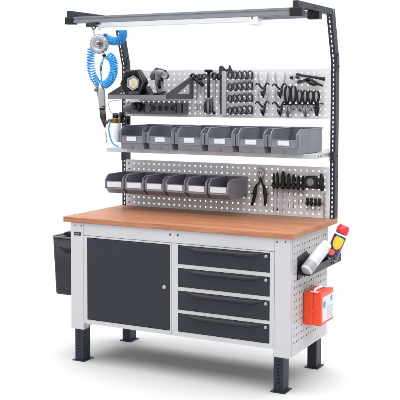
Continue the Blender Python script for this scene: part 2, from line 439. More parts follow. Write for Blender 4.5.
s0 = bin_proto('storage_bin', spos[0], 'small grey open fronted bins on the lower pegboard', sw-.004, .255, .118, .078, .032, .096, (-.055, .050, .042, .075), .010, (.040+sw/2, .655, 1.0035), .84)
for i in range(1, 6): dup(s0, (.040+sw*(i+.5), .655, 1.0035), spos[i])

# ------------------------------------------------------------------ console tray with brackets
T = thing('tool_tray', 'dark grey steel tray with triangular side brackets hung on the upper pegboard', 'tray', (.34, .655, 1.61))
obj('tray_floor', MB().box(.136, .548, .303, .652, 1.6125, 1.6155), TD, T)
obj('front_lip', MB().box(.136, .548, .300, .3028, 1.607, 1.634), LIP, T, .001)
def bracket(x):
    m = MB(); P = [(.300, 1.607), (.652, 1.607), (.652, 1.748), (.598, 1.744), (.300, 1.640)]; Q = [(.452, 1.640), (.600, 1.640), (.600, 1.704), (.590, 1.708)]
    # outline minus a triangular window, built from quads
    out = [(.300, 1.607), (.652, 1.607), (.652, 1.748), (.590, 1.741), (.300, 1.640)]
    inn = [(.44, 1.640), (.603, 1.640), (.603, 1.700), (.588, 1.703)]
    for a, b, c, d in ((out[0], out[1], inn[1], inn[0]), (out[1], out[2], inn[2], inn[1]), (out[2], out[3], inn[3], inn[2]), (out[3], out[4], inn[0], inn[3])):
        quad(m, [(x, *a), (x, *b), (x, *c), (x, *d)])
    quad(m, [(x, *out[0]), (x, *inn[0]), (x, *out[4])])
    return obj('bracket', m, TD, T, solid=.003)
bracket(.1345); bracket(.5498)

# ------------------------------------------------------------------ work light
T = thing('work_light', 'black hexagonal LED work light standing at the left end of the dark tray', 'work light', (.255, .43, 1.616))
def hexa(c, R, rot=0): return [(c[0]+R*math.cos(rot+PI/3*k), c[1]+R*math.sin(rot+PI/3*k)) for k in range(6)]
cx, cz = .256, 1.708; rot = .06
m = MB()
def loft(m, rings):
    vs = [[m.bm.verts.new(p) for p in r] for r in rings]
    for A, B in zip(vs, vs[1:]):
        for k in range(len(A)): m.bm.faces.new([A[k], A[(k+1) % len(A)], B[(k+1) % len(A)], B[k]])
    return vs
def hr(R, y, r=rot, dx=0): return [(x, y, z) for x, z in hexa((cx+dx, cz), R, r)]
v = loft(m, [hr(.068, .445, dx=.012), hr(.086, .435, dx=.008), hr(.096, .42), hr(.094, .395), hr(.083, .388), hr(.053, .402), hr(.051, .42)])
m.bm.faces.new(v[0]); m.bm.faces.new(v[-1])
obj('frame', m, BKG, T, .003)
m = MB(); v = loft(m, [hr(.0505, .412, .45), hr(.0485, .396, .45), hr(.038, .398, .45), hr(.036, .408, .45)]); m.bm.faces.new(v[0])
obj('bezel', m, TRN, T)
m = MB(); v = loft(m, [hr(.0355, .409, .45), hr(.035, .402, .45)]); m.bm.faces.new(v[0]); m.bm.faces.new(v[1])
obj('lens', m, LENS, T)
obj('led_chip', MB().prism([(cx-.012, cz-.018), (cx+.008, cz-.018), (cx+.014, cz+.002), (cx+.004, cz+.022), (cx-.010, cz+.016)], 'xz', .4005, .4018), LENSY, T)
obj('stand', MB().prism([(.30, 1.616), (.370, 1.616), (.352, 1.64), (.322, 1.69), (.31, 1.66)], 'xz', .43, .50), BK, T, .004)
obj('light_stripe', MB().tube([(cx+.046, .3855, cz-.072), (cx+.084, .3855, cz+.003), (cx+.046, .3855, cz+.072)], .0018, 6), TG, T)

# ------------------------------------------------------------------ cordless drill on the tray
T = thing('cordless_drill', 'grey cordless drill standing on the dark tray right of the work light', 'drill', (.425, .46, 1.616))
m = MB()
m.tube([(.357, .50, 1.742), (.350, .50, 1.762), (.358, .50, 1.784), (.385, .49, 1.795), (.42, .47, 1.788), (.445, .455, 1.78), (.462, .445, 1.772)], [.013, .016, .019, .023, .029, .030, .026], 14)
m.tube([(.415, .475, 1.782), (.408, .478, 1.745), (.412, .475, 1.70), (.425, .47, 1.66), (.43, .47, 1.648)], [.030, .027, .025, .026, .029], 14)
obj('housing', m, TG, T)
m = MB().tube([(.36, .49, 1.797), (.39, .48, 1.817), (.43, .46, 1.809), (.47, .445, 1.797)], [.007, .010, .010, .008], 8)
m.tube([(.437, .456, 1.752), (.434, .462, 1.735)], [.007, .006], 8)
m.tube([(.422, .452, 1.74), (.418, .452, 1.71), (.427, .45, 1.68)], [.008, .010, .009], 8)
obj('grip', m, BKG, T)
ch = obj('chuck', MB().lathe((.462, .448, 1.771), (.42, -.9, -.12), [(0, .026), (.02, .027), (.045, .023), (.06, .017)]), BK, T)
obj('chuck_ring', MB().lathe((.4872, .394, 1.7638), (.42, -.9, -.12), [(0, .0185), (.006, .0185), (.007, .012), (.003, .010), (.003, .005)]), STEEL, ch)
obj('battery', MB().prism([(.385, 1.6165), (.468, 1.6165), (.472, 1.634), (.455, 1.650), (.402, 1.650), (.385, 1.638)], 'xz', .43, .505), BK, T, .004)

for o_ in [T]+list(T.children)+[g for c_ in T.children for g in c_.children]:
    if o_.type == 'MESH': o_.data.transform(Matrix.Translation((-.006, 0, 0)) @ Matrix.Diagonal((1.08, 1, .90, 1)))

# ------------------------------------------------------------------ holder rack with round wells under the tray
T = thing('tool_holder', 'long dark grey moulded holder with round wells under the tray', 'tool holder', (.28, .655, 1.51))
obj('holder_body', MB().box(.075, .513, .606, .654, 1.5095, 1.584), HOLD, T, .005)
m = MB()
for x in (.285, .335, .382, .427):
    m.ring((x, .604, 1.548), None, .0215, .0028)
obj('well_ring', m, TG, T)
m = MB()
for x in (.285, .335, .382, .427): m.lathe((x, .6055, 1.548), (0, -1, 0), [(0, .0195), (.0015, .0195)], 20)
for x in (.105, .215, .262, .452, .495):
    m.box(x-.005, x+.005, .6025, .6058, 1.52, 1.574)
m.ring((.178, .603, 1.549), None, .02, .006)
obj('well', m, BK, T)
m = MB(); m2 = MB(); x = .085
while x < .505:
    m.box(x, x+.006, .601, .6058, 1.574, 1.581); m2.box(x, x+.006, .601, .6058, 1.512, 1.518)
    x += .021
m.box(.080, .508, .6035, .6062, 1.5762, 1.5788); m2.box(.080, .508, .6035, .6062, 1.5138, 1.5162)
obj('rib_strip', m, TG, T); obj('rib_strip', m2, TG, T)
T = thing('heat_gun', 'grey tool with a stubby tapered nozzle sticking left out of the moulded holder', 'power tool', (.12, .58, 1.53))
obj('nozzle', MB().tube([(.172, .575, 1.562), (.145, .568, 1.556), (.115, .56, 1.546), (.092, .555, 1.537)], [.026, .026, .024, .019], 16), TD, T)
obj('head', MB().lathe((.178, .60, 1.560), (.2, -1, 0), [(0, .026), (.02, .027), (.03, .02)], 20), BK, T)

# ------------------------------------------------------------------ hand tools on the upper pegboard
YP = .652
def peghook(x, z):  # small round hook
    return MB().tube([(x, .6585, z), (x, .64, z), (x, .630, z+.004), (x, .628, z+.012)], .0025, 6)
def ring_spanner(x, ztop, length, hd, label, m1, m2, w=.012):
    T = thing('ring_spanner', label, 'spanner', (x, YP, ztop-length), 'tools hanging beside the tray bracket')
    s = MB().ring((x, .645, ztop-hd), None, hd*.75, hd*.30, 18, 8, depth=1.6)
    obj('ring_head', s, m1, T)
    s = MB(); s.prism([(x-w/2, ztop-2*hd), (x+w/2, ztop-2*hd), (x+w*.4, ztop-length), (x-w*.4, ztop-length)], 'xz', .643, .649)
    obj('shaft', s, m2, T, .001)
    return T
ring_spanner(.552, 1.772, .155, .022, 'ring spanner with dark head hanging right behind the tray bracket tip', DST, STEEL)
ring_spanner(.578, 1.765, .165, .020, 'slim ring spanner hanging second from the tray bracket', CLIP, STEEL, .008)
ring_spanner(.604, 1.768, .13, .020, 'short ring spanner hanging third from the tray bracket', DST, PALE, .010)
ring_spanner(.632, 1.770, .15, .018, 'pale shafted ring spanner hanging just left of the long screwdriver', CLIP, PALE, .008)
ring_spanner(.703, 1.776, .16, .023, 'black headed ring spanner hanging just right of the long screwdriver', DST, PALE, .015)
ring_spanner(.735, 1.770, .19, .021, 'black headed ring spanner hanging next to the vernier caliper', BKG, STEEL, .012)
T = thing('utility_knife', 'short black angled knife handle on the pegboard above the tray bracket', 'knife', (.60, .65, 1.69))
obj('handle', MB().tube([(.575, .628, 1.735), (.60, .628, 1.718), (.635, .628, 1.694)], [.008, .011, .012], 10), BKG, T)
T = thing('pin_hook', 'pair of small square wire hooks low on the pegboard right of the holder', 'hook', (.585, .655, 1.55))
m = MB()
for x in (.575, .605):
    m.tube([(x-.009, .648, 1.575), (x-.009, .648, 1.540), (x+.009, .648, 1.540), (x+.009, .648, 1.575), (x-.009, .648, 1.575)], .002, 6)
obj('wire', m, TG, T)
T = thing('screwdriver', 'long screwdriver hanging blade up with tapered striped handle below and round black top', 'screwdriver', (.668, .64, 1.52))
obj('top_knob', MB().lathe((.668, .635, 1.776), (0, 0, 1), [(0, .012), (.006, .026), (.013, .028), (.018, .02)]), BK, T)
obj('shaft', MB().cyl((.668, .635, 1.60), (.668, .635, 1.778), .0085, n=14), BKG, T)
obj('handle', MB().lathe((.668, .635, 1.513), (0, 0, 1), [(0, .012), (.01, .021), (.04, .026), (.07, .024), (.09, .020), (.094, .030), (.10, .030), (.104, .012)], 12), TG, T)
m = MB()
for k in range(6):
    a = k*PI/3+.3; c, s = math.cos(a), math.sin(a)
    m.tube([(.668+c*.022, .635+s*.022, 1.522), (.668+c*.0265, .635+s*.0265, 1.555), (.668+c*.0235, .635+s*.0235, 1.592)], [.003, .006, .004], 6)
obj('grip_stripe', m, BKG, T)
T = thing('vernier_caliper', 'long steel caliper hanging upright left of the clip rows, black jaws on top', 'caliper', (.77, .65, 1.50))
obj('beam', MB().box(.757, .790, .641, .646, 1.502, 1.795), STEEL, T, .001)
obj('depth_rod', MB().box(.7445, .7545, .641, .647, 1.515, 1.76), DST, T, .001)
m = MB().prism([(.735, 1.742), (.752, 1.742), (.757, 1.765), (.757, 1.787), (.80, 1.778), (.83, 1.768), (.838, 1.78), (.828, 1.795), (.82, 1.815), (.812, 1.82), (.806, 1.797), (.785, 1.795), (.770, 1.812), (.752, 1.818), (.740, 1.803), (.742, 1.775)], 'xz', .632, .6405)
obj('jaw', m, DST, T, .0015)
T = thing('small_bit', 'tiny black bit on a peg between the screwdriver handle and the caliper', 'drill bit', (.703, .65, 1.52))
obj('bit', MB().lathe((.703, .645, 1.512), (0, 0, 1), [(0, .006), (.012, .008), (.022, .003)], 10), BK, T)
obj('peg', MB().cyl((.703, .659, 1.525), (.703, .643, 1.525), .0025, n=8), STEEL, T)

# oval clips in four rows
rown = ['top', 'second', 'third', 'bottom']; coln = ['first from the caliper', 'second from the caliper', 'middle', 'fourth from the caliper', 'fifth and last from the caliper']
protos = {}
for r, zc in enumerate((1.758, 1.684, 1.611, 1.537)):
    for c, xc in enumerate((.812, .846, .880, .914, .950)):
        lab = 'oval steel clip in the %s row of clips, %s' % (rown[r], coln[c])
        loc = (xc, .655, zc+(c*.0022 if r else 0))
        if c not in protos:
            T = thing('tool_clip', lab, 'clip', loc, 'oval tool clips in four rows on the upper pegboard')
            h = .0205+.0009*c; w = .0135+.0004*c
            m = MB().ring((xc, .643, loc[2]), None, 1, .0042, 22, 8, sx=w, sz=h, depth=2.6)
            obj('loop', m, CLIP, T)
            m = MB().box(xc-.004, xc+.004, .650, .658, loc[2]-h-.004, loc[2]+h*.4)
            obj('back_plate', m, STEEL, T, .0008)
            m = MB().tube([(xc+w*.2, .634, loc[2]+h+.004), (xc+w+.006, .638, loc[2]+h*.5), (xc+w+.006, .640, loc[2]-h), (xc+w*.5, .640, loc[2]-h-.004)], .003, 6)
            obj('spring', m, BKG, T)
            protos[c] = T
        else:
            dup(protos[c], loc, lab)

# forked hooks and circlip pliers
names = [('upper left', 1.040, 1.697), ('upper right', 1.152, 1.693), ('lower left', 1.040, 1.585), ('lower right', 1.152, 1.583)]
hp = None; pp = None
for nm, x, z in names:
    lab = 'black forked hook right of the clip rows, %s of four' % nm
    if hp is None:
        hp = thing('forked_hook', lab, 'hook', (x, .655, z), 'black forked hooks right of the clips')
        m = MB()
        m.tube([(x-.046, .628, z-.004), (x-.038, .628, z+.008), (x-.027, .63, z+.006), (x-.012, .638, z-.016), (x, .644, z-.028)], [.004, .0055, .006, .006, .006], 8)
        m.tube([(x+.046, .628, z-.002), (x+.036, .628, z+.010), (x+.025, .63, z+.006), (x+.012, .638, z-.014), (x, .644, z-.028)], [.004, .0055, .006, .006, .006], 8)
        m.tube([(x, .644, z-.02), (x, .655, z-.028)], .006, 8)
        obj('fork', m, BK, hp)
        obj('hook_plate', MB().box(x-.010, x+.010, .654, .6585, z-.040, z-.018), BK, hp, .001)
        lp = lab
    else:
        dup(hp, (x, .655, z), lab)
    lab = 'small pliers with pale handles upward held by the %s forked hook' % nm
    if pp is None:
        pp = thing('circlip_pliers', lab, 'pliers', (x, .64, z), 'pale handled pliers in the forked hooks')
        m = MB().tube([(x-.030, .638, z+.085), (x-.033, .638, z+.05), (x-.024, .638, z+.015), (x-.007, .637, z-.026)], [.0045, .006, .0055, .004], 8)
        obj('handle', m, PALE, pp)
        m = MB().tube([(x+.028, .638, z+.085), (x+.032, .638, z+.05), (x+.024, .638, z+.015), (x+.007, .637, z-.026)], [.0045, .006, .0055, .004], 8)
        obj('handle', m, PALE, pp)
        m = MB().tube([(x-.004, .636, z-.026), (x-.006, .636, z-.045), (x-.002, .636, z-.072)], [.009, .011, .004], 8)
        m.tube([(x+.005, .636, z-.026), (x+.007, .636, z-.045), (x+.003, .636, z-.080)], [.009, .010, .003], 8)
        obj('jaw', m, DST, pp)
        obj('pivot', MB().lathe((x, .628, z-.036), (0, -1, 0), [(0, .007), (.004, .007), (.006, .004)], 12), STEEL, pp)
    else:
        dup(pp, (x, .64, z), lab)

# pipe wrench / long pliers lying across
T = thing('pipe_wrench', 'long handled steel pipe wrench lying across the top right of the pegboard', 'wrench', (1.33, .64, 1.73))
obj('handle', MB().tube([(1.262, .630, 1.762), (1.30, .628, 1.752), (1.37, .628, 1.741), (1.43, .628, 1.731)], [.006, .0075, .0085, .0095], 10), BKG, T)
obj('end_knob', MB().tube([(1.427, .628, 1.7315), (1.441, .628, 1.729)], [.0115, .0115], 10), BK, T)
m = MB().prism([(1.212, 1.745), (1.222, 1.757), (1.245, 1.752), (1.262, 1.768), (1.285, 1.757), (1.295, 1.738), (1.28, 1.732), (1.262, 1.745), (1.25, 1.735), (1.232, 1.726), (1.214, 1.73)], 'xz', .63, .645)
obj('jaw', m, STEEL, T, .002)
obj('adjusting_nut', MB().cyl((1.268, .622, 1.742), (1.268, .648, 1.742), .011, n=12), DST, T)
obj('lower_jaw', MB().tube([(1.225, .628, 1.738), (1.238, .626, 1.74)], [.009, .008], 8), BK, T)
T = thing('water_pump_pliers', 'black water pump pliers lying slanted under the pipe wrench', 'pliers', (1.34, .64, 1.71))
obj('jaw', MB().prism([(1.262, 1.712), (1.27, 1.725), (1.30, 1.727), (1.325, 1.737), (1.345, 1.73), (1.335, 1.716), (1.305, 1.712), (1.28, 1.703), (1.266, 1.704)], 'xz', .632, .645), DST, T, .002)
obj('handle', MB().tube([(1.325, .63, 1.732), (1.365, .628, 1.722), (1.40, .628, 1.70), (1.43, .628, 1.689)], [.008, .007, .007, .006], 10), BKG, T)
obj('handle', MB().tube([(1.32, .64, 1.722), (1.35, .63, 1.705), (1.372, .628, 1.698), (1.392, .628, 1.697)], [.008, .010, .010, .006], 10), BKG, T)

# row of six pliers hanging with loop handles up
labs = ['tall black handled pliers, first of the row of six', 'tall black handled pliers, second of the row of six', 'black handled pliers, third of the row of six', 'black handled pliers, fourth of the row of six', 'black handled pliers, fifth of the row of six', 'black handled pliers, last of the row of six at the right']
for i, (x, zt, lo) in enumerate([(1.205, 1.690, 1.50), (1.243, 1.690, 1.545), (1.283, 1.665, 1.535), (1.318, 1.665, 1.505), (1.354, 1.662, 1.54), (1.390, 1.662, 1.51)]):
    T = thing('combination_pliers', labs[i], 'pliers', (x, .64, lo), 'black handled pliers hanging in a row')
    h = zt-1.585; t = .004*(i % 3)
    obj('handle', MB().tube([(x-.003, .628, zt), (x-.012-t*.5, .628, zt-.012), (x-.017, .628, zt-h*.5), (x-.011, .630, zt-h*.85), (x+.003, .634, 1.572)], [.006, .0075, .008, .007, .006], 8), BKG, T)
    obj('handle', MB().tube([(x+.008, .628, zt-.002), (x+.014, .628, zt-.016), (x+.016, .628, zt-h*.5), (x+.009, .630, zt-h*.85), (x-.003, .634, 1.572)], [.006, .0075, .008, .007, .006], 8), BKG, T)
    obj('joint', MB().lathe((x, .642, 1.574), (0, -1, 0), [(0, .013), (.012, .013), (.014, .008)], 14), STEEL if i != 5 else BK, T)
    mj = BKG if i in (5,) else STEEL
    obj('jaw', MB().tube([(x-.002, .637, 1.572), (x-.010, .637, 1.555), (x-.003, .637, lo)], [.008, .009, .0035], 8), mj, T)
    obj('jaw', MB().tube([(x+.002, .637, 1.572), (x+.010, .637, 1.555), (x+.004, .637, lo)], [.008, .009, .0035], 8), mj, T)
T = thing('holder_rail', 'thin black rail holding the row of six pliers', 'rail', (1.3, .65, 1.58))
obj('bar', MB().tube([(1.185, .617, 1.578), (1.30, .617, 1.577), (1.405, .617, 1.580), (1.422, .617, 1.588), (1.423, .63, 1.583), (1.423, .659, 1.583)], .004, 8), BK, T)

# ------------------------------------------------------------------ tools on the lower pegboard
T = thing('pruning_snips', 'tin snips with curved steel beak and two spread black handles on the lower pegboard', 'snips', (1.02, .64, .95))
m = MB().tube([(1.020, .640, 1.108), (1.038, .640, 1.135), (1.042, .640, 1.16), (1.030, .640, 1.182), (1.008, .640, 1.186)], [.009, .010, .010, .007, .003], 8, flat=.5)
m.tube([(1.036, .646, 1.105), (1.015, .646, 1.128), (1.008, .646, 1.15), (1.012, .646, 1.166)], [.009, .010, .008, .004], 8, flat=.5)
obj('blade', m, STEEL, T)
obj('bolt', MB().lathe((1.027, .642, 1.113), (0, -1, 0), [(0, .010), (.008, .010), (.010, .006)], 12), DST, T)
obj('handle', MB().tube([(1.033, .644, 1.122), (1.012, .641, 1.088), (.996, .640, 1.072)], [.005, .006, .006], 8), DST, T)
obj('handle', MB().tube([(1.024, .646, 1.118), (1.040, .643, 1.085), (1.049, .640, 1.072)], [.005, .006, .006], 8), BK, T)
obj('grip', MB().tube([(.998, .639, 1.078), (.992, .637, 1.05), (.990, .636, 1.02), (.982, .636, .985), (.970, .636, .952)], [.0085, .0115, .0115, .0105, .007], 10), BKG, T)
obj('grip', MB().tube([(1.048, .639, 1.078), (1.056, .637, 1.05), (1.060, .636, 1.02), (1.062, .636, .985), (1.058, .636, .955)], [.0085, .0115, .0115, .0105, .007], 10), BKG, T)
m = MB().tube([(.990, .636, 1.03), (.968, .636, 1.022)], [.006, .004], 8); m.tube([(1.06, .636, 1.036), (1.080, .636, 1.026)], [.006, .004], 8)
obj('finger_stop', m, BKG, T)
sl = ['thin black screwdriver, first of the lower row next to the snips', 'black screwdriver with the longest blade, second of the lower row', 'fat black screwdriver, third of the lower row', 'black screwdriver, fourth of the lower row', 'black screwdriver, fifth of the lower row', 'black screwdriver, sixth of the lower row', 'black screwdriver, last before the tape measure']
for i, (x, zt, r, lo) in enumerate([(1.118, 1.158, .0085, .925), (1.142, 1.165, .010, .93), (1.180, 1.172, .014, .915), (1.216, 1.160, .012, .955), (1.250, 1.156, .0115, .95), (1.280, 1.150, .0105, .975), (1.308, 1.150, .0105, .985)]):
    T = thing('screwdriver', sl[i], 'screwdriver', (x, .635, lo), 'screwdrivers hanging in the lower row')
    L0 = zt-1.064
    obj('handle', MB().lathe((x, .632, 1.064), (0, 0, 1), [(0, r*.55), (.006, r*1.1), (.016, r*1.35), (L0*.3, r*1.25), (L0*.45, r*.9), (L0*.62, r*1.05), (L0*.85, r*.85), (L0, r*.4)], 12), BKG, T)
    obj('collar', MB().lathe((x, .632, 1.048), (0, 0, 1), [(0, .0045), (.004, r*.9), (.013, r*.9), (.016, .005)], 12), TG, T)
    obj('blade', MB().tube([(x, .632, 1.05), (x, .632, lo+.015), (x, .632, lo)], [.0032, .003, .0022], 8), STEEL, T)
    if i == 1: obj('blade_tip', MB().cyl((x, .632, lo-.004), (x, .632, lo+.012), .0045, n=8), DST, T)
T = thing('tool_holder_strip', 'black strip holding the lower row of screwdrivers', 'tool strip', (1.25, .65, 1.08))
obj('strip', MB().box(1.105, 1.43, .612, .6585, 1.0765, 1.0865), BK, T, .002)
T = thing('tape_measure', 'round faced black tape measure at the right of the lower pegboard', 'tape measure', (1.355, .64, 1.08))
obj('case', MB().prism([(1.318, 1.078), (1.395, 1.078), (1.402, 1.09), (1.402, 1.14), (1.39, 1.152), (1.33, 1.150), (1.318, 1.138)], 'xz', .618, .652), BK, T, .004)
obj('face_disc', MB().lathe((1.360, .6175, 1.115), (0, -1, 0), [(0, .024), (.004, .023), (.005, .018)], 24), TAPE, T)
obj('face_hub', MB().lathe((1.360, .6125, 1.115), (0, -1, 0), [(0, .012), (.002, .011)], 20), TG, T)
T = thing('utility_knife', 'thick black knife handle right of the tape measure', 'knife', (1.43, .64, 1.06))
obj('handle', MB().tube([(1.424, .63, 1.168), (1.428, .63, 1.14), (1.426, .63, 1.10), (1.434, .63, 1.065)], [.008, .014, .0155, .011], 10), BKG, T)
obj('blade', MB().prism([(1.420, 1.066), (1.430, 1.066), (1.425, 1.03), (1.421, 1.04)], 'xz', .628, .631), STEEL, T)
obj('guard', MB().tube([(1.436, .63, 1.085), (1.449, .63, 1.092)], [.007, .005], 8), BKG, T)
kl = ['stubby black tool, first of the four under the tape measure', 'stubby black tool, second of the four under the tape measure', 'stubby black tool, third of the four under the tape measure', 'stubby black tool, fourth of the four, below the knife handle']
for i, x in enumerate((1.338, 1.362, 1.388, 1.414)):
    T = thing('stubby_screwdriver', kl[i], 'screwdriver', (x, .635, .94), 'stubby tools under the tape measure')
    obj('handle', MB().lathe((x, .634, .972), (0, 0, 1), [(0, .006), (.006, .011), (.02, .0115), (.03, .008), (.038, .0105), (.046, .006)], 12), BKG, T)
    obj('blade', MB().tube([(x, .634, .972), (x, .634, .945)], [.003, .002], 8), STEEL, T)
T = thing('tool_holder_strip', 'short black strip holding the four stubby tools', 'tool strip', (1.38, .65, .98))
obj('strip', MB().box(1.327, 1.425, .618, .6585, .982, .989), BK, T, .0015)
T = thing('steel_rule', 'thin pale steel rule hanging beside the rightmost stubby tool', 'rule', (1.437, .65, .92))
obj('blade', MB().box(1.432, 1.444, .652, .6535, .905, 1.05), STEEL, T)

# ------------------------------------------------------------------ air line: trolley, balancer, hoses, gun
T = thing('hose_trolley', 'small dark trolley with a ring under the left end of the front rail', 'trolley', (.19, .066, 2.05))
obj('slider', MB().box(.148, .218, .05, .082, 2.050, 2.0635), DST, T, .003)
obj('eye', MB().ring((.186, .066, 2.037), None, .012, .0035), DST, T)
obj('knob', MB().cyl((.219, .066, 2.056), (.236, .066, 2.056), .005, n=12), ALU, T)
T = thing('spring_balancer', 'round silver spring balancer hanging under the trolley', 'balancer', (.22, .066, 1.88))
obj('hook', MB().tube([(.187, .066, 2.030), (.186, .068, 2.02), (.185, .07, 2.00), (.190, .07, 1.975)], .0028, 8), STEEL, T)
obj('drum', MB().lathe((.222, .088, 1.936), (.12, -1, 0), [(0, .048), (.004, .055), (.034, .055), (.040, .050), (.041, .034), (.037, .031), (.037, .018)], 36), TRN, T)
m = MB()
for k in range(16):
    a = 2*PI*k/16; c = V((.222, .069, 1.936))+V((math.cos(a)*.054, 0, math.sin(a)*.054))
    m.box(c.x-.004, c.x+.004, c.y-.018, c.y+.018, c.z-.004, c.z+.004)
obj('rib', m, TRN, T, .001)
obj('hub', MB().lathe((.2268, .0505, 1.936), (.12, -1, 0), [(0, .018), (.010, .018), (.012, .012)], 20), STEEL, T)
obj('knob', MB().box(.228, .248, .030, .047, 1.928, 1.947), BROWN, T, .003)
m = MB().tube([(.262, .066, 1.90), (.262, .066, 1.875), (.250, .066, 1.84), (.240, .066, 1.80), (.236, .064, 1.77), (.243, .064, 1.71)], [.004, .0035, .0035, .0035, .0035, .004], 8)
obj('cable', m, STEEL, T)
obj('stop_ball', MB().lathe((.260, .066, 1.858), (0, 0, 1), [(0, .006), (.006, .012), (.014, .012), (.020, .006)], 14), BK, T)
obj('spring_clip', MB().lathe((.238, .062, 1.778), (.05, 0, 1), [(0, .006), (.004, .008), (.022, .008), (.026, .005)], 12), BROWN, T)

def catmull(P, n):
    P = [V(p) for p in P]; P = [P[0]*2-P[1]]+P+[P[-1]*2-P[-2]]; out = []
    for i in range(1, len(P)-2):
        for k in range(n):
            t = k/n
            out.append(.5*((2*P[i])+(-P[i-1]+P[i+1])*t+(2*P[i-1]-5*P[i]+4*P[i+1]-P[i+2])*t*t+(-P[i-1]+3*P[i]-3*P[i+1]+P[i+2])*t**3))
    out.append(P[-2]); return out
def coil(mb, P, R, r, pitch, Rf=None):
    c = catmull(P, 24); L = [0]
    for a, b in zip(c, c[1:]): L.append(L[-1]+(b-a).length)
    tot = L[-1]; turns = tot/pitch; n = int(turns*14); path = []; j = 0
    for i in range(n+1):
        s = tot*i/n
        while j < len(L)-2 and L[j+1] < s: j += 1
        t = (s-L[j])/max(1e-9, L[j+1]-L[j]); p = c[j].lerp(c[j+1], t); tg = (c[min(j+2, len(c)-1)]-c[max(j-1, 0)]).normalized()
        u = V((0, 1, 0)); u = (u-tg*u.dot(tg))
        u = u.normalized() if u.length > .05 else V((1, 0, 0)); w = tg.cross(u)
        a = 2*PI*s/pitch; rr = R if Rf is None else R*Rf(s/tot)
        path.append(p+u*rr*math.cos(a)+w*rr*math.sin(a))
    mb.tube(path, r, 7)
T = thing('spiral_hose', 'bright blue spiral air hose looping between balancer, air gun and rear overhead rail', 'air hose', (.24, .07, 1.70))
m = MB(); coil(m, [(.168, .068, 1.915), (.160, .068, 1.86), (.163, .068, 1.80), (.180, .068, 1.745), (.215, .068, 1.700), (.232, .068, 1.688)], .0215, .0036, .0155)
obj('coil', m, BLUE, T)
m = MB(); coil(m, [(.252, .070, 1.692), (.290, .070, 1.712), (.318, .070, 1.755), (.326, .070, 1.805), (.312, .070, 1.845), (.290, .070, 1.866)], .0225, .0036, .0088)
m.tube(catmull([(.283, .072, 1.866), (.255, .066, 1.845), (.238, .06, 1.815), (.236, .058, 1.78), (.247, .056, 1.725)], 6), .0032, 8)
obj('coil', m, BLUE, T)
m = MB(); coil(m, [(.240, .098, 1.978), (.251, .13, 1.964), (.262, .16, 1.958), (.279, .19, 1.960), (.284, .22, 1.976), (.276, .25, 1.999), (.262, .272, 2.022)], .0235, .0034, .0088)
obj('coil', m, BLUE, T)
obj('hose_fitting', MB().tube([(.262, .272, 2.018), (.258, .282, 2.045), (.257, .288, 2.0635)], [.009, .011, .009], 10), BRASS, T)

T = thing('air_gun', 'silver grey air blow gun with thin nozzle hanging nose down from the blue spiral hose', 'air gun', (.25, .066, 1.35))
obj('body', MB().tube([(.234, .062, 1.702), (.238, .062, 1.67), (.244, .062, 1.62), (.246, .062, 1.565), (.249, .062, 1.545)], [.012, .021, .0215, .020, .016], 16), TRN, T)
obj('lever', MB().tube([(.214, .058, 1.715), (.206, .056, 1.695), (.214, .056, 1.66), (.226, .058, 1.61)], [.005, .006, .006, .005], 8), TRN, T)
obj('button', MB().lathe((.211, .050, 1.663), (-.6, -.8, 0), [(0, .009), (.008, .009), (.010, .005)], 12), BROWN, T)
obj('grip', MB().tube([(.247, .062, 1.555), (.252, .062, 1.50), (.262, .062, 1.465)], [.017, .0185, .012], 14), DST, T)
obj('coupling', MB().tube([(.266, .062, 1.475), (.283, .062, 1.470)], [.011, .011], 10), BROWN, T)
obj('collar', MB().tube([(.260, .062, 1.470), (.265, .062, 1.445)], [.010, .008], 10), DST, T)
obj('nozzle', MB().tube([(.264, .062, 1.450), (.272, .062, 1.40), (.277, .062, 1.347)], [.0042, .0032, .0022], 8), TRN, T)
m = MB()
for z in (1.560, 1.548): m.lathe((.2475, .062, z), (0, 0, 1), [(0, .019), (.004, .0195), (.008, .019)], 16)
obj('band', m, BK, T)

# regulator on the left upright
T = thing('air_regulator', 'brass and black air regulator on the left upright behind the air gun', 'regulator', (.0, .62, 1.44))
obj('body', MB().box(-.035, .035, .60, .65, 1.445, 1.478), BRASS, T, .004)
obj('adjuster', MB().lathe((-.018, .625, 1.475), (0, 0, 1), [(0, .016), (.006, .021), (.03, .021), (.038, .016)], 16), BK, T)
obj('valve', MB().lathe((.030, .625, 1.475), (0, 0, 1), [(0, .014), (.02, .018), (.045, .016)], 16), BK, T)
obj('cross_fitting', MB().tube([(-.065, .615, 1.462), (-.04, .615, 1.462), (-.035, .615, 1.462)], [.010, .014, .010], 12), BROWN, T)
obj('outlet', MB().tube([(.036, .62, 1.46), (.066, .62, 1.46)], [.013, .013], 12), BK, T)
obj('bowl', MB().lathe((.012, .60, 1.445), (0, 0, -1), [(0, .016), (.01, .024), (.09, .024), (.11, .014), (.125, .006)], 18), BOWL, T)
obj('gauge', MB().lathe((-.005, .605, 1.462), (0, -1, 0), [(0, .014), (.012, .016), (.014, .013)], 18), BRASS, T)
m = MB(); m.tube(catmull([(.045, .60, 1.60), (-.028, .57, 1.588), (-.030, .565, 1.545), (-.005, .565, 1.512), (.03, .58, 1.50)], 8), .0018, 6)
tag(obj('grey_air_line', m, TG), 'thin grey line curving down from the tray to the regulator', 'air line')
m = MB(); m.tube(catmull([(-.044, .600, 1.455), (-.050, .590, 1.41), (-.035, .585, 1.35), (-.008, .58, 1.31), (.025, .58, 1.2935)], 8), .0048, 8)
tag(obj('blue_air_tube', m, BLUE), 'short plain blue tube bending from the regulator down to the shelf end', 'air tube')
T = thing('clamp_block', 'dark block clamped on the left upright next to the regulator', 'clamp', (.07, .66, 1.45))
obj('block', MB().box(.056, .078, .645, .6585, 1.440, 1.492), BK, T, .002)

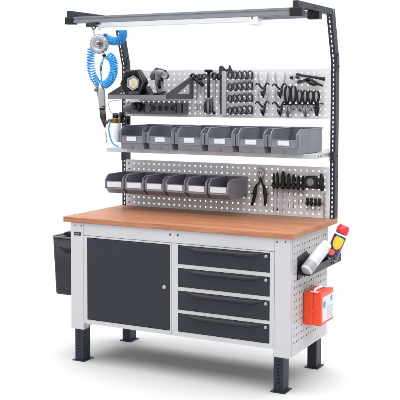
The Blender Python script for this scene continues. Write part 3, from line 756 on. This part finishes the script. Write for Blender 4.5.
# ------------------------------------------------------------------ waste bin on the left side
T = thing('waste_bin', 'dark grey waste bin hanging on the left side of the bench', 'waste bin', (-.08, .27, .37))
def rr(x0, x1, y0, y1, r, z, n=6):
    out = []
    for cx_, cy_, a0 in ((x1-r, y0+r, -PI/2), (x1-r, y1-r, 0), (x0+r, y1-r, PI/2), (x0+r, y0+r, PI)):
        for k in range(n+1):
            a = a0+k*PI/2/n; out.append((cx_+r*math.cos(a), cy_+r*math.sin(a), z))
    return out
m = MB()
v = loft(m, [rr(-.182, .02, .165, .385, .025, .372), rr(-.186, .025, .160, .390, .028, .380), rr(-.198, .034, .148, .402, .03, .735)])
m.bm.faces.new(v[0])
for f_ in m.bm.faces: f_.smooth = True
o = obj('body', m, DG, T, solid=.003)
m = MB()
loft(m, [rr(-.200, .036, .146, .404, .031, .732), rr(-.203, .0385, .143, .407, .033, .734), rr(-.203, .0385, .143, .407, .033, .740), rr(-.200, .036, .146, .404, .031, .742), rr(-.194, .032, .152, .398, .028, .738), rr(-.194, .032, .152, .398, .028, .722)])
obj('rim', m, TD, T)
obj('lid', MB().prism([(.156, .728), (.394, .728), (.394, .741), (.156, .735)], 'yz', -.188, .028), DG, T, .002)
obj('lid_flap', MB().prism([(-.150, .742), (.03, .742), (.03, .775), (-.135, .765)], 'xz', .20, .36), BK, T, .006)
m = MB().box(-.105, -.05, .139, .1455, .655, .672); m.box(-.135, -.115, .139, .1455, .672, .678)
obj('grip_slot', m, BK, T, .001)

# ------------------------------------------------------------------ right side: rack, bottle, spray can, first aid box
T = thing('can_rack', 'black perforated can rack hooked on the right side panel', 'rack', (1.5, .3, .62))
obj('back_plate', MB().prism([(.118, .622), (.36, .64), (.36, .70), (.30, .73), (.25, .765), (.12, .748)], 'yz', 1.4775, 1.4805), BK, T)
obj('tray_floor', MB().prism([(1.481, .10), (1.553, .10), (1.553, .622), (1.481, .622)], 'xy', .655, .658), BK, T)
def wall(p, q, z0, z1, nu, nv, hw):
    p, q = V((*p, 0)), V((*q, 0)); L = (q-p).length
    return holes(0, L, z0, z1, nu, nv, hw, lambda u, v: tuple(p+(q-p)*(u/L)+V((0, 0, v))))
obj('outer_wall', MB().box(1.553, 1.5555, .10, .44, .655, .698), BK, T)
obj('outer_wall', wall((1.5545, .4405), (1.5545, .624), .655, .703, 6, 2, .012), BK, T, solid=.002)
obj('end_wall', wall((1.481, .6235), (1.5530, .6235), .655, .703, 3, 2, .012), BK, T, solid=.002)
obj('divider', MB().box(1.481, 1.5528, .40, .403, .6585, .712), BK, T)

def along(p0, p1):
    return V(p0), (V(p1)-V(p0)).normalized(), (V(p1)-V(p0)).length
p0, a, L = along((1.534, .098, .680), (1.594, .275, .812))
T = thing('white_bottle', 'plain white bottle lying tilted in the black can rack', 'bottle', tuple(p0))
obj('body', MB().lathe(p0, a, [(0, .024), (.004, .031), (.012, .0345), (.165, .0345), (.185, .033), (.192, .029)], 36), BOT, T)
obj('cap', MB().lathe(p0+a*.1922, a, [(0, .027), (.004, .030), (.030, .029), (.034, .025)], 32), CARD, T)
obj('sleeve', MB().lathe(p0+a*.0125, a, [(0, .0346), (.001, .0352), (.048, .0352), (.050, .0346)], 32), PALE, T)
obj('base_ring', MB().lathe(p0-a*.002, a, [(0, .024), (.003, .026)], 28), PALE, T)
p0, a, L = along((1.522, .525, .672), (1.585, .60, .872))
T = thing('spray_can', 'navy and yellow spray can with red cap leaning in the rack behind the white bottle', 'spray can', tuple(p0))
c = obj('body', MB().lathe(p0, a, [(0, .033), (.003, .037), (.006, .038), (.150, .038), (.156, .036), (.170, .020), (.172, .012)], 36), NAV, T)
obj('base_seam', MB().lathe(p0+a*.001, a, [(0, .0385), (.004, .039), (.007, .0385)], 32), STEEL, c)
obj('shoulder', MB().lathe(p0+a*.152, a, [(0, .0385), (.004, .0385), (.012, .033)], 32), WHT, c)
obj('cap', MB().lathe(p0+a*.168, a, [(0, .034), (.012, .036), (.034, .036), (.040, .032), (.048, .031), (.050, .027)], 32), RED, T)
def patch(p0, a, R, shape, toward, name, m_, parent):
    """label wrapped on the can: shape = list of rows (height, half angle lo, hi)"""
    u = (toward-a*toward.dot(a)).normalized(); w = a.cross(u); mb = MB(); rows = []
    for h, lo, hi in shape:
        rows.append([mb.bm.verts.new(p0+a*h+(u*math.cos(t)+w*math.sin(t))*R) for t in [lo+(hi-lo)*k/10 for k in range(11)]])
    for A, B in zip(rows, rows[1:]):
        for k in range(10):
            f_ = mb.bm.faces.new([A[k], A[k+1], B[k+1], B[k]]); f_.smooth = True
    return obj(name, mb, m_, parent)
tw = V((1.77, -5.0, .9))
patch(p0, a, .0387, [(.068, .0, .25), (.074, -.25, .45), (.082, -.5, .65), (.094, -.68, .8), (.108, -.76, .88), (.126, -.78, .9), (.136, -.7, .82), (.142, -.5, .65)], tw, 'yellow_shield', YEL, c)
patch(p0, a, .0388, [(.026, -.45, -.1), (.031, -.7, .1), (.040, -.85, .18), (.050, -.85, .18), (.058, -.7, .08), (.062, -.5, -.1)], tw, 'orange_mark', OPR, c)
patch(p0, a, .0388, [(.072, .6, 1.1), (.10, .95, 1.25)], tw, 'side_print', RED, c)

T = thing('first_aid_box', 'bright orange first aid box with white label hooked on the right side panel', 'first aid box', (1.53, .3, .355))
obj('shell', MB().box(1.479, 1.535,   .205, .415, .356, .540), ORG, T, .007, 3)
obj('lid', MB().box(1.5365, 1.585, .205, .415, .356, .540), ORG, T, .008, 3)
obj('seam', MB().box(1.5345, 1.537, .209, .411, .360, .531), ORG, T)
lb = obj('white_label', MB().box(1.5855, 1.5865, .226, .400, .374, .514), CARD, T)
def star(cy, cz, R):
    m = MB()
    for k in range(3):
        a = PI/2+k*PI/3; c, s = math.cos(a), math.sin(a); w = R*.2
        m.prism([(cy+c*R-s*w, cz+s*R+c*w), (cy-c*R-s*w, cz-s*R+c*w), (cy-c*R+s*w, cz-s*R-c*w), (cy+c*R+s*w, cz+s*R-c*w)], 'yz', 1.5866, 1.5872+.0002*k)
    return m
obj('star_mark', star(.256, .470, .021), BLM, lb)
obj('star_mark', star(.372, .488, .017), BLM, lb)
m = MB()
for i in range(5): m.box(1.5866, 1.5871, .30+.006*(i % 2), .39, .385+i*.014, .391+i*.014)
obj('label_text_lines', m, PNK, lb)
obj('handle', MB().tube([(1.532, .24, .540), (1.532, .243, .546), (1.532, .26, .550), (1.532, .34, .550), (1.532, .357, .546), (1.532, .36, .540)], .005, 8, flat=2), WHT, T)
obj('latch', MB().box(1.520, 1.552, .202, .2048, .43, .45), ORG, T, .001)
obj('latch', MB().box(1.515, 1.56, .215, .236, .5402, .545), WHT, T, .002)
obj('latch', MB().box(1.515, 1.56, .37, .40, .5402, .545), WHT, T, .002)

# ------------------------------------------------------------------ light and world
w = bpy.data.worlds.new('World'); sc.world = w; w.use_nodes = True
bg = w.node_tree.nodes['Background']; bg.inputs[0].default_value = (1, 1, 1, 1); bg.inputs[1].default_value = 1.0
def area(name, loc, target, size, power, col=(1, 1, 1), sy=None):
    l = bpy.data.lights.new(name, 'AREA'); l.energy = power; l.size = size; l.color = col
    if sy: l.shape = 'RECTANGLE'; l.size_y = sy
    o = bpy.data.objects.new(name, l); COL.objects.link(o); o.location = loc
    o.rotation_euler = (V(target)-V(loc)).to_track_quat('-Z', 'Y').to_euler(); return o
area('overhead_softbox', (1, .6, 6.5), (1, .6, 0), 13, 1600)
area('softbox_key', (-1.2, -4.2, 2.6), (.7, .3, .9), 1.6, 14)

# ------------------------------------------------------------------ camera
CX, CY, CZ, yaw, pitch, roll, F, PX, PY = 3.3226, -4.6189, 1.6473, .4779, -.0674, .0016, 931.5, 199.04, 155.68
cam = bpy.data.cameras.new('Camera'); co = bpy.data.objects.new('Camera', cam); COL.objects.link(co)
cam.sensor_width = 36; cam.lens = F/400*36; cam.shift_x = (200-PX)/400; cam.shift_y = (PY-200)/400
cam.clip_start = .1; cam.clip_end = 500
r = V((math.cos(yaw), math.sin(yaw), 0)); fw = V((-math.sin(yaw), math.cos(yaw), 0))
f3 = fw*math.cos(pitch)+V((0, 0, math.sin(pitch))); u = -fw*math.sin(pitch)+V((0, 0, math.cos(pitch)))
r2 = r*math.cos(roll)+u*math.sin(roll); u2 = u*math.cos(roll)-r*math.sin(roll)
co.matrix_world = Matrix(((r2.x, u2.x, -f3.x, CX), (r2.y, u2.y, -f3.y, CY), (r2.z, u2.z, -f3.z, CZ), (0, 0, 0, 1)))
sc.camera = co
sc.render.resolution_x = sc.render.resolution_y = 1024
sc.view_settings.view_transform = 'Standard'; sc.view_settings.look = 'None'; sc.view_settings.exposure = 0; sc.view_settings.gamma = 1
